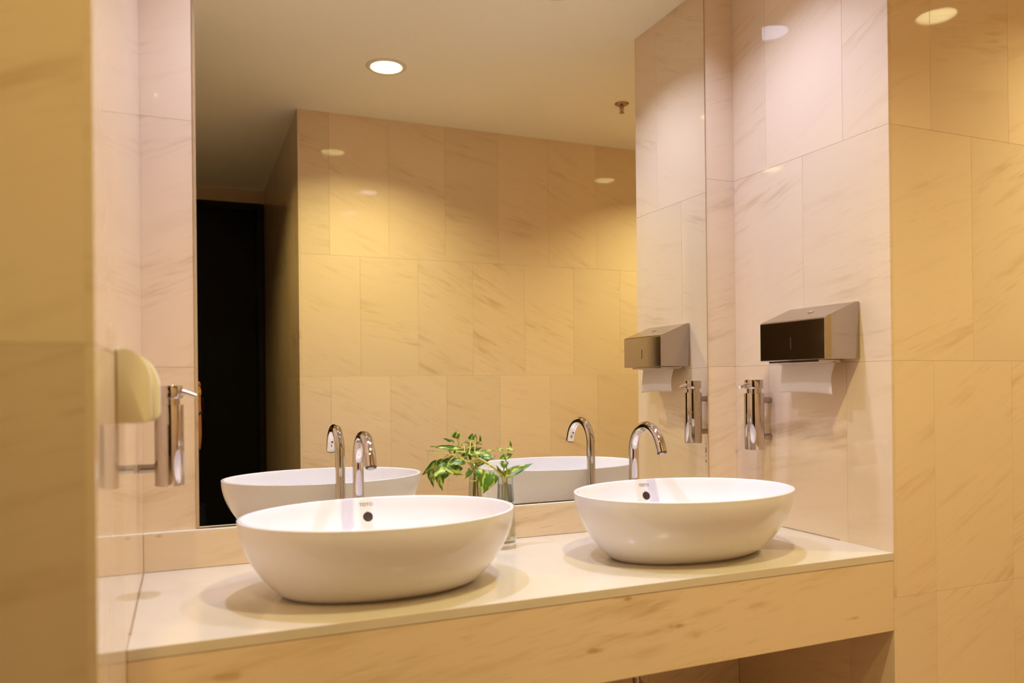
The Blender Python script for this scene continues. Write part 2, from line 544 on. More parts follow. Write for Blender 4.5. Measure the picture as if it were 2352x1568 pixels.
# ------------------------------------------------------------------ vanity counter
vc = empty('vanity_counter', ((XL + XR) / 2, -DEP / 2, 0))
tag(vc, 'long cream limestone vanity counter with deep front panel under two basins', 'counter')
def vbox(name, m, *b, bevel=0.0):
    bm = bmesh.new()
    add_box(bm, *b, bevel)
    to_local(bm, vc)
    return obj(name, bm, m, vc)
vbox('worktop', M_SLAB, XL + .0002, XR - .0002, -DEP, -0.0, ZC - 0.020, ZC, bevel=0.0012)
vbox('front_panel', M_FASCIA, XL + .0002, XR - .0002, -DEP + 0.001, -DEP + 0.021, ZFB, ZC - 0.0206, bevel=0.0008)
vbox('backsplash', M_FASCIA, XL + .0002, XR - .0002, -0.0144, YW - .0005, ZC + 0.0005, ZBS - 0.0006, bevel=0.0012)
vbox('backsplash_ledge', M_LEDGE_HI, XL + .0002, XR - .0002, -0.0138, YW - .0005, ZBS - 0.0004, ZBS + 0.0022)  # pale ledge strip: its white highlight is put into the colour
vbox('underside_board', M_CORE, XL + .0002, XR - .0002, -DEP + 0.022, YW - .001, ZC - 0.035, ZC - 0.0206)
bm = bmesh.new()
pts = []
for i in range(40):
    y = -0.02 - i * 0.4 / 39
    pts.append((XR - 0.0008, y, ZC + 0.0008))
add_tube(bm, pts, [0.0012 + 0.0008 * random.random() for _ in pts], 6)
to_local(bm, vc)
obj('side_sealant', bm, M_CAULK, vc)
bm = bmesh.new()
add_tube(bm, [(XL + .0008, -.02 - i * .07, ZC + .0006) for i in range(8)], [0.001 + .0006 * random.random() for _ in range(8)], 6)
to_local(bm, vc)
obj('side_sealant', bm, M_CAULK, vc)

# ------------------------------------------------------------------ basins
BA, BB, BH = 0.2975, 0.2215, 0.1640
BYC = -0.3725
def shell(t, inset=0.0):
    g = 1 - (1 - t) ** 2
    return 0.70 + 0.30 * g - inset / BA, 0.55 + 0.45 * g - inset / BB
OUT = [(0.672, 0.515, 0.0), (0.690, 0.536, 0.0006)]
for k in range(1, 15):
    t_ = k / 15
    OUT.append((*shell(t_), t_ * BH))
OUT += [(0.9985, 0.998, 0.1600), (1.0, 1.0, 0.1622), (0.9985, 0.998, 0.1634), (0.995, 0.993, 0.1640)]
INN = [(0.978, 0.971, 0.1640), (0.973, 0.964, 0.1632), (0.970, 0.960, 0.1610)]
for k in range(13, 2, -1):
    t_ = k / 15
    INN.append((*shell(t_, 0.0100), t_ * BH + 0.004))
INN += [(0.68, 0.55, 0.0300), (0.52, 0.42, 0.0215), (0.30, 0.27, 0.0160), (0.12, 0.14, 0.0125), (0.10, 0.13, 0.010)]
def inner_at(z):
    for (a0, b0, z0), (a1, b1, z1) in zip(INN, INN[1:]):
        if z1 <= z <= z0:
            t = (z0 - z) / (z0 - z1) if z0 > z1 else 0
            return (b0 + (b1 - b0) * t) * BB, (b1 - b0) * BB / (z1 - z0)
def make_basin(x, label):
    t = empty('vessel_basin', (x, BYC, ZC + 0.0004))
    tag(t, label, 'basin', 'oval vessel basins')
    bm = bmesh.new()
    n = 128
    rings = []
    for sa, sb, z in OUT + INN:
        rings.append([bm.verts.new((BA * sa * math.cos(2 * PI * k / n), BB * sb * math.sin(2 * PI * k / n), z)) for k in range(n)])
    for a, b in zip(rings, rings[1:]):
        for k in range(n):
            bm.faces.new((a[k], a[(k + 1) % n], b[(k + 1) % n], b[k]))
    bm.faces.new(rings[0][::-1])
    bm.faces.new(rings[-1])
    body = obj('bowl', bm, M_CERAMIC, t, True)
    # overflow hole cut into the back of the bowl
    zo = 0.119
    yo, sl = inner_at(zo)
    nrm = Vector((0, -1, sl)).normalized()
    yo -= 0.0006
    ax = Matrix.Translation((0.0145, yo, zo)) @ nrm.to_track_quat('Z', 'Y').to_matrix().to_4x4()
    bm = bmesh.new()
    add_lathe(bm, [(0.0118, -0.006), (0.0118, 0.01)], 32, ax)
    cut = obj('cutter', bm, M_HOLE)
    cut.location = t.location
    md = body.modifiers.new('b', 'BOOLEAN')
    md.operation = 'DIFFERENCE'; md.solver = 'EXACT'; md.object = cut
    bpy.context.view_layer.update()
    me = evaluated(body)
    body.modifiers.clear()
    body.data = me
    bpy.data.objects.remove(cut)
    bm = bmesh.new()
    add_lathe(bm, [(0.0, -0.0050), (0.0114, -0.0050), (0.0114, -0.0012), (0.0, -0.0022)], 32, ax, False, False)  # dark disc in the hole, its colour stands in for the shade inside
    tag(obj('overflow_shade', bm, M_HOLE, t, False), 'dark disc for the shade in the round overflow hole')
    # printed maker's lettering below the rim
    zl = 0.1475
    yl, sl = inner_at(zl)
    tilt = math.atan2(sl, 1.0)
    cu = bpy.data.curves.new('lettering', 'FONT')
    cu.body = 'TOTO'
    cu.size = 0.0112
    cu.space_character = 1.05
    cu.offset = 0.0002
    cu.align_x = 'CENTER'; cu.align_y = 'CENTER'
    cu.extrude = 0.00012
    to = bpy.data.objects.new('lettering', cu)
    COL.objects.link(to)
    bpy.context.view_layer.update()
    me = evaluated(to)
    bpy.data.objects.remove(to)
    lo = link('lettering', me, M_LOGO, t)
    lo.location = (0.0115, yl - 0.0009, zl + 0.0002)
    lo.rotation_euler = (PI / 2 - tilt, 0, 0)
    tag(lo, 'grey printed lettering inside the rim')
    bm = bmesh.new()
    add_lathe(bm, [(0.034, 0.0118), (0.034, 0.0135), (0.030, 0.0155), (0.010, 0.0165), (0.0, 0.0166)], 32)
    obj('drain_cap', bm, M_CHROME, t, True)
    return t
B1X, B2X = -0.0106, 0.7763
make_basin(B1X, 'white oval ceramic vessel basin on the left of the counter')
make_basin(B2X, 'white oval ceramic vessel basin on the right near the towel dispenser')

# ------------------------------------------------------------------ faucets
def make_faucet(x, y, label):
    t = empty('gooseneck_faucet', (x, y, ZC + 0.0003))
    tag(t, label, 'faucet', 'chrome gooseneck faucets')
    R, r = 0.070, 0.0135
    zs = 0.960 - ZC
    pts = [(0, 0, 0.004), (0, 0, zs * .5), (0, 0, zs)]
    for k in range(1, 33):
        a = math.radians(160) * k / 32
        pts.append((0, -R + R * math.cos(a), zs + R * math.sin(a)))
    d = Vector((0, -math.sin(math.radians(20)), -math.cos(math.radians(20))))
    e = Vector(pts[-1])
    pts += [e + d * 0.010, e + d * 0.022]
    bm = bmesh.new()
    add_tube(bm, pts, r, 28, cap=False)
    obj('spout', bm, M_CHROME, t, True)
    tip = e + d * 0.022
    ax = Matrix.Translation(tip) @ d.to_track_quat('Z', 'Y').to_matrix().to_4x4()
    bm = bmesh.new()
    add_lathe(bm, [(0.0134, -0.004), (0.0134, 0.0015), (0.0126, 0.003), (0.0100, 0.003), (0.0098, -0.004)], 28, ax, False, False)
    ring = obj('tip_ring', bm, M_DARKRUB, t, True)
    bm = bmesh.new()
    add_lathe(bm, [(0.0, 0.0058), (0.0068, 0.0055), (0.0075, 0.002), (0.0095, -0.003), (0.0, -0.003)], 24, ax, False, False)
    obj('aerator', bm, M_SATIN, ring, True)
    bm = bmesh.new()
    add_lathe(bm, [(0.024, 0.0), (0.024, 0.0025), (0.0225, 0.004), (0.0137, 0.0046), (0.0137, 0.0)], 32, cap0=False, cap1=False)
    obj('base_flange', bm, M_CHROME, t, True, sharp=0.6)
    # sensor eye under the arc
    a = math.radians(150)
    n = Vector((0, -math.cos(a), -math.sin(a)))
    sp = Vector((0, -R + (R - r) * math.cos(a), zs + (R - r) * math.sin(a)))
    bm = bmesh.new()
    add_lathe(bm, [(0.0, 0.0008), (0.0026, 0.0006), (0.003, -0.0006)], 16, Matrix.Translation(sp) @ n.to_track_quat('Z', 'Y').to_matrix().to_4x4(), False, False)
    tag(obj('sensor_eye', bm, M_HOLE, t, True), 'tiny dark sensor eye')
    return t
make_faucet(-0.0085, -0.121, 'chrome gooseneck faucet behind the left basin')
make_faucet(0.7775, -0.126, 'chrome gooseneck faucet behind the right basin')

# braided supply hose under the counter
h = empty('supply_hose', (0.765, -0.15, 0.06))
tag(h, 'braided steel supply hose hanging under the counter below the right basin', 'hose')
bm = bmesh.new()
pts, rr = [], []
for i in range(160):
    z = 0.665 - i * 0.55 / 159
    pts.append((0.006 * math.sin(i * .05), -0.01 + 0.012 * math.sin(i * .03), z - 0.06))
    rr.append(0.0115 + 0.0009 * math.sin(i * 1.9))
add_tube(bm, pts, rr, 14)
obj('braid', bm, M_SATIN, h, True)
for zz in (0.30, 0.12):
    bm = bmesh.new()
    add_lathe(bm, [(0.0125, zz - .06 - .012), (0.0165, zz - .06 - .010), (0.0165, zz - .06 + .010), (0.0125, zz - .06 + .012)], 6, Matrix.Translation((0.004, -0.002, 0)))
    obj('collar_nut', bm, M_CHROME, h)
bm = bmesh.new()
add_tube(bm, [(0, -0.01, 0.05), (0, 0.02, 0.03), (0, 0.148, 0.03)], 0.010, 14)
obj('wall_stub', bm, M_CHROME, h, True)

# ------------------------------------------------------------------ soap dispensers
def make_soap(loc, rz, label):
    """local +x points away from the wall, the wall lies at local x = -0.0615"""
    t = empty('soap_dispenser', loc, rz)
    tag(t, label, 'dispenser', 'chrome wall soap dispensers')
    bm = bmesh.new()
    add_lathe(bm, [(0.0285, 0.0), (0.0292, 0.0012), (0.0292, 0.1685), (0.0288, 0.1698), (0.0225, 0.1702)], 48)
    obj('body', bm, M_SOAP, t, True, sharp=0.6)
    bm = bmesh.new()
    add_lathe(bm, [(0.0222, 0.170), (0.0222, 0.183)], 40)
    obj('neck', bm, M_SOAP, t, True, sharp=0.6)
    bm = bmesh.new()
    add_lathe(bm, [(0.0272, 0.183), (0.0278, 0.184), (0.0278, 0.2085), (0.0272, 0.2096)], 48)
    cap = obj('pump_cap', bm, M_SOAP, t, True, sharp=0.6)
    bm = bmesh.new()
    add_tube(bm, [(0.022, 0, 0.1965), (0.030, 0, 0.1955), (0.040, 0, 0.1925), (0.053, 0, 0.1875)], [0.0064, 0.0060, 0.0054, 0.0050], 18)
    obj('spout', bm, M_SPOUT, cap, True, sharp=0.6)
    for z in (0.037, 0.148):
        bm = bmesh.new()
        add_tube(bm, [(-0.027, 0, z), (-0.055, 0, z), (-0.060, 0, z), (-0.0612, 0, z)], [0.0092, 0.0092, 0.0092, 0.0086], 24)
        obj('wall_post', bm, M_SATIN, t, True, sharp=0.6)
    return t
make_soap((XR - 0.0620, -0.153, 0.9465), PI, 'chrome cylindrical soap dispenser on the right wall below the towel dispenser')
make_soap((XL + 0.0620, -0.245, 0.9450), 0.0, 'chrome cylindrical soap dispenser on the left wall behind the cream plastic box')

# ------------------------------------------------------------------ paper towel dispenser
def towel():
    x0, x1 = 1.1264, XR - 0.0006
    y0, y1 = -0.497, -0.2525
    zb, zf, zt = 1.2075, 1.3165, 1.3600
    t = empty('towel_dispenser', (XR, (y0 + y1) / 2, zb))
    tag(t, 'polished steel paper towel dispenser with sloping top on the right wall', 'dispenser')
    L = t.location
    bm = bmesh.new()
    prof = [(x0, zb), (x1, zb), (x1, zt), (x1 - 0.010, zt), (x0 + 0.004, zf + 0.001), (x0, zf - 0.003)]
    A = [bm.verts.new((x, y0, z)) for x, z in prof]
    B = [bm.verts.new((x, y1, z)) for x, z in prof]
    n = len(prof)
    for i in range(n):
        bm.faces.new((A[i], A[(i + 1) % n], B[(i + 1) % n], B[i]))
    bm.faces.new(A); bm.faces.new(B[::-1])
    bmesh.ops.bevel(bm, geom=bm.edges[:], offset=0.0014, segments=2, profile=.5, affect='EDGES')
    for v in bm.verts: v.co -= L
    obj('case', bm, M_STEEL, t)
    def lb(name, m, *b, bevel=0.0):
        bm = bmesh.new(); add_box(bm, *b, bevel)
        for v in bm.verts: v.co -= L
        return obj(name, bm, m, t)
    lb('level_slot', M_HOLE, x0 - 0.0003, x0 + 0.001, -0.3760, -0.3722, 1.2375, 1.2712)
    # lock on the sloping lid
    p = Vector((x0 + 0.062, -0.385, zf + 0.001 + (zt - zf - .001) * 0.058 / 0.108))
    nn = Vector((-(zt - zf), 0, 0.108)).normalized()
    bm = bmesh.new()
    add_lathe(bm, [(0.009, -0.001), (0.009, 0.0015), (0.0075, 0.003), (0.0, 0.0035)], 24, Matrix.Translation(p - L) @ nn.to_track_quat('Z', 'Y').to_matrix().to_4x4(), False, False)
    obj('lock', bm, M_CHROME, t, True)
    lb('maker_plate', M_SATIN, x0 - 0.0003, x0 + 0.001, -0.2640, -0.2560, 1.3078, 1.3094)
    # tray lip below the case, where sheets come out
    lb('outlet_tray', M_STEEL, x0 + 0.014, XR - 0.022, -0.462, -0.2715, zb - 0.0065, zb - 0.0004, bevel=0.001)
    # hanging sheet: a thing of its own
    s = empty('paper_towel', (x0 + 0.066, -0.368, zb - 0.006))
    tag(s, 'white paper towel sheet hanging from the steel dispenser', 'paper towel')
    bm = bmesh.new()
    nu, nv = 24, 14
    g = []
    for j in range(nv + 1):
        row = []
        v = j / nv
        for i in range(nu + 1):
            u = i / nu
            edge = (abs(u - .5) * 2) ** 6
            y = -0.272 - 0.192 * u + (0.006 * math.sin(v * 3.0) - 0.004) * (1 if u > .5 else -1) * edge
            z = -v * (0.084 + 0.006 * (1 - u) * 0 + 0.005 * u - 0.004 * math.sin(u * PI))
            x = -0.014 * math.sin(v * 1.9) + 0.010 * v * v * math.sin(u * PI) + 0.004 * math.sin(u * 7 + v * 2) * v
            row.append(bm.verts.new((x, y + 0.368, z + 0.001)))
        g.append(row)
    for j in range(nv):
        for i in range(nu):
            bm.faces.new((g[j][i], g[j][i + 1], g[j + 1][i + 1], g[j + 1][i]))
    o = obj('sheet', bm, M_PAPER, s, True)
    md = o.modifiers.new('t', 'SOLIDIFY'); md.thickness = 0.0006
    # folded leading edge lying under the tray
    bm = bmesh.new()
    add_box(bm, -0.020, 0.025, -0.092, 0.094, -0.0022, -0.0002, 0.0006)
    obj('fold', bm, M_PAPER, s)
towel()

# ------------------------------------------------------------------ cream plastic box on the left wall
def plastic_box():
    t = empty('plastic_dispenser', (XL, -0.69, 1.10))
    tag(t, 'blurred cream plastic box with rounded front on the left wall', 'dispenser')
    def prof(dx, z0, z1, rt, rb):
        P = [(0, z0)]
        for k in range(0, 9):
            a = -PI / 2 + PI / 2 * k / 8
            P.append((dx - rb + rb * math.cos(a), z0 + rb + rb * math.sin(a)))
        ax, az = rt * 0.75, rt
        for k in range(0, 13):
            a = PI / 2 * k / 12
            P.append((dx - ax + ax * math.cos(a), z1 - az + az * math.sin(a)))
        P.append((0, z1))
        return P
    def ext(name, P, y0, y1, m, bev):
        bm = bmesh.new()
        A = [bm.verts.new((x + 0.0006, y0 + 0.69, z - 1.10)) for x, z in P]
        B = [bm.verts.new((x + 0.0006, y1 + 0.69, z - 1.10)) for x, z in P]
        n = len(P)
        for i in range(n):
            bm.faces.new((A[i], A[(i + 1) % n], B[(i + 1) % n], B[i]))
        fa = bm.faces.new(A); fb = bm.faces.new(B[::-1])
        es = list(fa.edges) + list(fb.edges)
        bmesh.ops.bevel(bm, geom=es, offset=bev, segments=3, profile=.5, affect='EDGES')
        return obj(name, bm, m, t, True, sharp=0.9)
    ext('case', prof(0.046, 1.098, 1.2085, 0.052, 0.010), -0.765, -0.705, M_PLAST2, 0.003)
    ext('cover', prof(0.0555, 1.098, 1.2065, 0.060, 0.012), -0.7045, -0.605, M_PLAST, 0.004)
    bm = bmesh.new()
    add_box(bm, 0.044, 0.0465, -0.012 + 0.0, -0.006, 0.055, 0.062, 0.0008)
    for v in bm.verts: v.co.y -= 0.006
    obj('latch', bm, M_PLAST, t)
plastic_box()

# ------------------------------------------------------------------ sprinkler
sp = empty('fire_sprinkler', (1.564, -1.219, H))
tag(sp, 'small pendent fire sprinkler on the ceiling, seen in the mirror', 'sprinkler')
bm = bmesh.new()
add_lathe(bm, [(0.0, 0.0), (0.034, -0.0003), (0.034, -0.002), (0.026, -0.008), (0.014, -0.010), (0.0, -0.010)], 32)
obj('escutcheon', bm, M_BRASS, sp, True)
bm = bmesh.new()
add_lathe(bm, [(0.010, -0.008), (0.010, -0.018), (0.006, -0.020), (0.0, -0.020)], 20)
obj('body', bm, M_BRASS, sp, True)
for s in (-1, 1):
    bm = bmesh.new()
    add_tube(bm, [(s * .008, 0, -.018), (s * .011, 0, -.028), (s * .008, 0, -.038), (0, 0, -.044)], 0.002, 8)
    obj('frame_arm', bm, M_BRASS, sp, True)
bm = bmesh.new()
add_lathe(bm, [(0.0, -.019), (0.0024, -.020), (0.003, -.030), (0.0024, -.040), (0.0, -.041)], 12)
obj('glass_bulb', bm, M_RED, sp, True)
bm = bmesh.new()
add_lathe(bm, [(0.0, -.044), (0.013, -.0445), (0.013, -.046), (0.0, -.046)], 20)
obj('deflector', bm, M_BRASS, sp)

# ------------------------------------------------------------------ door at the passage end
d = empty('door_1', ((DX0 + DX1) / 2, YD, 0))
tag(d, 'black door at the end of the dark passage, seen in the mirror', 'door', kind='structure')
def dbox(name, m, parent, *b, bevel=0.0):
    bm = bmesh.new(); add_box(bm, *b, bevel)
    for v in bm.verts: v.co -= d.location
    return obj(name, bm, m, parent)
dbox('door_frame', M_DFRAME, d, DX0 - 0.04, DX0, YD - 0.09, YD + 0.01, 0.0, DZ - 0.001, bevel=0.002)
dbox('door_frame', M_DFRAME, d, DX1, DX1 + 0.04, YD - 0.09, YD + 0.01, 0.0, DZ - 0.001, bevel=0.002)
dbox('door_frame', M_DFRAME, d, DX1 + 0.04, DX0 - 0.04, YD - 0.09, YD + 0.01, DZ - 0.045, DZ - 0.001, bevel=0.002)
leaf = dbox('door_leaf', M_DOOR, d, DX1 + 0.042, DX0 - 0.042, YD - 0.07, YD - 0.03, 0.006, DZ - 0.047, bevel=0.002)
bm = bmesh.new()
add_tube(bm, [(-0.29, YD - 0.031, 0.93), (-0.29, YD + 0.02, 0.93), (-0.29, YD + 0.025, 0.945), (-0.29, YD + 0.025, 1.075), (-0.29, YD + 0.02, 1.09), (-0.29, YD - 0.031, 1.09)], 0.008, 12)
for v in bm.verts: v.co -= d.location
obj('pull_handle', bm, M_BRONZE, leaf, True)

# ------------------------------------------------------------------ vase and plant
VX, VY = 0.3855, -0.1165
def vase():
    t = empty('glass_vase', (VX, VY, ZC + 0.0004), 0.12)
    tag(t, 'slender square clear glass vase of water between the basins', 'vase')
    def fr(bm, h0, h1, z0, z1, flip=False):
        a = [bm.verts.new((sx * h0, sy * h0, z0)) for sx, sy in ((-1, -1), (1, -1), (1, 1), (-1, 1))]
        b = [bm.verts.new((sx * h1, sy * h1, z1)) for sx, sy in ((-1, -1), (1, -1), (1, 1), (-1, 1))]
        for i in range(4):
            f = (a[i], a[(i + 1) % 4], b[(i + 1) % 4], b[i])
            bm.faces.new(f)
        return a, b
    bm = bmesh.new()
    hh = 0.190
    a, b = fr(bm, 0.0205, 0.0140, 0.0, hh)
    c, e = fr(bm, 0.0170, 0.0118, 0.014, hh)
    bm.faces.new(a[::-1]); bm.faces.new(c)
    for i in range(4):
        bm.faces.new((b[i], b[(i + 1) % 4], e[(i + 1) % 4], e[i]))
    obj('glass', bm, glass('clear_vase_glass'), t)
    bm = bmesh.new()
    a, b = fr(bm, 0.0166, 0.01195, 0.0146, 0.168)
    bm.faces.new(a[::-1]); bm.faces.new(b)
    obj('water', bm, glass('vase_water', (0.96, 0.95, 0.80), 1.33), t)
vase()

def leaf_material():
    m = bpy.data.materials.new('variegated_leaf')
    m.use_nodes = True
    nt = m.node_tree; N = nt.nodes.new; L = nt.links.new
    b = nt.nodes['Principled BSDF']
    tc = N('ShaderNodeTexCoord'); oi = N('ShaderNodeObjectInfo')
    mu = N('ShaderNodeMath'); mu.operation = 'MULTIPLY'; mu.inputs[1].default_value = 40
    L(oi.outputs['Random'], mu.inputs[0])
    ad = N('ShaderNodeVectorMath'); ad.operation = 'ADD'
    L(tc.outputs['Object'], ad.inputs[0]); L(mu.outputs[0], ad.inputs[1])
    sc = N('ShaderNodeVectorMath'); sc.operation = 'MULTIPLY'; sc.inputs[1].default_value = (130, 40, 60)
    L(ad.outputs[0], sc.inputs[0])
    n = N('ShaderNodeTexNoise'); n.inputs['Scale'].default_value = 1; n.inputs['Detail'].default_value = 4
    L(sc.outputs[0], n.inputs['Vector'])
    r = N('ShaderNodeMapRange'); r.inputs['From Min'].default_value = 0.50; r.inputs['From Max'].default_value = 0.60
    L(n.outputs['Fac'], r.inputs['Value'])
    mx = N('ShaderNodeMix'); mx.data_type = 'RGBA'
    L(r.outputs['Result'], mx.inputs['Factor'])
    mx.inputs['A'].default_value = (0.085, 0.20, 0.012, 1)
    mx.inputs['B'].default_value = (0.62, 0.68, 0.14, 1)
    L(mx.outputs['Result'], b.inputs['Base Color'])
    b.inputs['Roughness'].default_value = 0.32
    tr = N('ShaderNodeBsdfTranslucent')
    L(mx.outputs['Result'], tr.inputs['Color'])
    ms = N('ShaderNodeMixShader'); ms.inputs[0].default_value = 0.25
    out = nt.nodes['Material Output']
    L(b.outputs[0], ms.inputs[1]); L(tr.outputs[0], ms.inputs[2]); L(ms.outputs[0], out.inputs[0])
    return m
M_LEAF = leaf_material()
M_STEM = mat('yellow_green_stem', (0.50, 0.47, 0.08), 0.45)
M_ROOT = mat('brown_root', (0.55, 0.42, 0.12), 0.6)
pl = empty('pothos_cutting', (VX, VY, ZC + 0.02))
tag(pl, 'variegated green and yellow trailing plant cutting standing in the glass vase', 'plant')

def leaf(base, tip, wd, nhint, fold=0.35, droop=0.12):
    """heart-shaped blade: local y runs from base to tip, local z is the upper face"""
    base, tip = Vector(base), Vector(tip)
    yv = tip - base
    ln = yv.length
    yv.normalize()
    zv = Vector(nhint); zv = (zv - yv * zv.dot(yv)).normalized()
    xv = yv.cross(zv).normalized()
    half = [(-0.10, 0.0), (-0.13, 0.22), (-0.08, 0.40), (0.05, 0.50), (0.22, 0.50), (0.40, 0.43), (0.58, 0.32), (0.75, 0.19), (0.90, 0.07), (1.0, 0.0)]
    mid = [0.0, 0.02, 0.06, 0.12, 0.24, 0.40, 0.58, 0.75, 0.90, 1.0]
    bm = bmesh.new()
    cols = []
    for s in (-1, 1):
        c = []
        for (yy, xx), ym in zip(half, mid):
            row = []
            for f in (0.0, 0.5, 1.0):
                x = s * xx * f * wd
                y = (ym + (yy - ym) * f) * ln
                z = fold * abs(x) - droop * ln * (y / ln) ** 2 + 0.04 * wd * math.sin(6 * yy + s) * f - 0.5 * fold * abs(x) * f * f
                row.append((x, y, z))
            c.append(row)
        cols.append(c)
    V = {}
    def vert(co):
        k = tuple(round(q, 6) for q in co)
        if k not in V: V[k] = bm.verts.new(co)
        return V[k]
    for s, c in zip((-1, 1), cols):
        for i in range(len(c) - 1):
            for f in range(2):
                q = [vert(c[i][f]), vert(c[i][f + 1]), vert(c[i + 1][f + 1]), vert(c[i + 1][f])]
                u = []
                for v in q:
                    if v not in u: u.append(v)
                if len(u) >= 3:
                    try: bm.faces.new(u if s > 0 else u[::-1])
                    except ValueError: pass
    o = obj('leaf', bm, M_LEAF, pl, True)
    md = o.modifiers.new('t', 'SOLIDIFY'); md.thickness = 0.0006; md.offset = 0
    Mx = Matrix((xv, yv, zv)).transposed().to_4x4()
    Mx.translation = base - pl.location
    o.matrix_local = Mx
    return o
def stem(pts, r0, r1, name='stem', m=None):
    P = [Vector(p) - pl.location for p in pts]
    # Catmull-Rom
    out = []
    Q = [P[0]] + P + [P[-1]]
    for i in range(len(P) - 1):
        p0, p1, p2, p3 = Q[i:i + 4]
        for k in range(6):
            t = k / 6
            out.append(0.5 * ((2 * p1) + (p2 - p0) * t + (2 * p0 - 5 * p1 + 4 * p2 - p3) * t * t + (3 * p1 - p0 - 3 * p2 + p3) * t ** 3))
    out.append(P[-1])
    n = len(out)
    bm = bmesh.new()
    add_tube(bm, out, [r0 + (r1 - r0) * i / (n - 1) for i in range(n)], 8)
    return obj(name, bm, m or M_STEM, pl, True)
LEAVES = [
    ((0.3172, -0.15, 0.9204), (0.3028, -0.17, 0.8708), 0.0657, (0.1, -1, 0.35)),
    ((0.392, -0.118, 0.9096), (0.4584, -0.135, 0.9387), 0.0266, (-0.2, -0.8, 0.6)),
    ((0.3788, -0.125, 0.9441), (0.375, -0.135, 0.9275), 0.0238, (-0.3, -1, 0.2)),
    ((0.376, -0.12, 0.9721), (0.3602, -0.125, 0.9826), 0.0168, (0, -0.7, 0.7)),
    ((0.3902, -0.12, 0.9786), (0.412, -0.125, 0.974), 0.0126, (0, -0.6, 0.8)),
    ((0.4026, -0.115, 0.9842), (0.4011, -0.115, 1.0047), 0.0067, (0, -1, 0.2)),
    ((0.3835, -0.12, 0.9576), (0.3647, -0.13, 0.9546), 0.0173, (-0.2, -1, 0.3)),
    ((0.3861, -0.12, 0.9563), (0.4073, -0.12, 0.9653), 0.0154, (0.2, -0.8, 0.6)),
    ((0.3799, -0.115, 0.9064), (0.3578, -0.12, 0.9364), 0.0126, (-0.6, -0.8, 0.1)),
    ((0.3148, -0.06, 0.9606), (0.3464, -0.075, 0.9688), 0.0210, (0, -0.5, 0.9)),
    ((0.3353, -0.06, 0.9561), (0.3746, -0.075, 0.9543), 0.0308, (0, -0.8, 0.6)),
    ((0.3495, -0.05, 0.9697), (0.3835, -0.05, 0.9714), 0.0090, (0, -0.5, 0.9)),
    ((0.2459, -0.035, 0.9294), (0.2024, -0.05, 0.9058), 0.0336, (-0.1, -0.9, 0.5)),
    ((0.2509, -0.035, 0.9291), (0.292, -0.045, 0.9068), 0.0364, (0.2, -1, 0.5)),
    ((0.2269, -0.035, 0.9088), (0.2327, -0.045, 0.8667), 0.0238, (-0.3, -1, 0.1)),
    ((0.2869, -0.02, 0.9745), (0.2218, -0.03, 0.9856), 0.0210, (0, -0.6, 0.8)),
    ((0.2751, -0.014, 0.9952), (0.2566, -0.02, 1.0035), 0.0162, (0, -0.5, 0.8)),
    ((0.2867, -0.014, 1.0057), (0.2939, -0.014, 1.0226), 0.0162, (0.3, -1, 0.1)),
    ((0.3359, -0.014, 0.9978), (0.3413, -0.014, 1.0148), 0.0157, (0.3, -1, 0.1)),
    ((0.2937, -0.04, 0.9419), (0.2528, -0.05, 0.9388), 0.0210, (0, -0.7, 0.6)),
    ((0.3139, -0.04, 0.9167), (0.2947, -0.05, 0.8959), 0.0168, (0, -1, 0.3)),
    ((0.3285, -0.05, 0.9411), (0.3376, -0.06, 0.9331), 0.0196, (0, -1, 0.5)),
    ((0.3075, -0.045, 0.9682), (0.2954, -0.05, 0.9571), 0.0140, (0, -1, 0.3)),
]
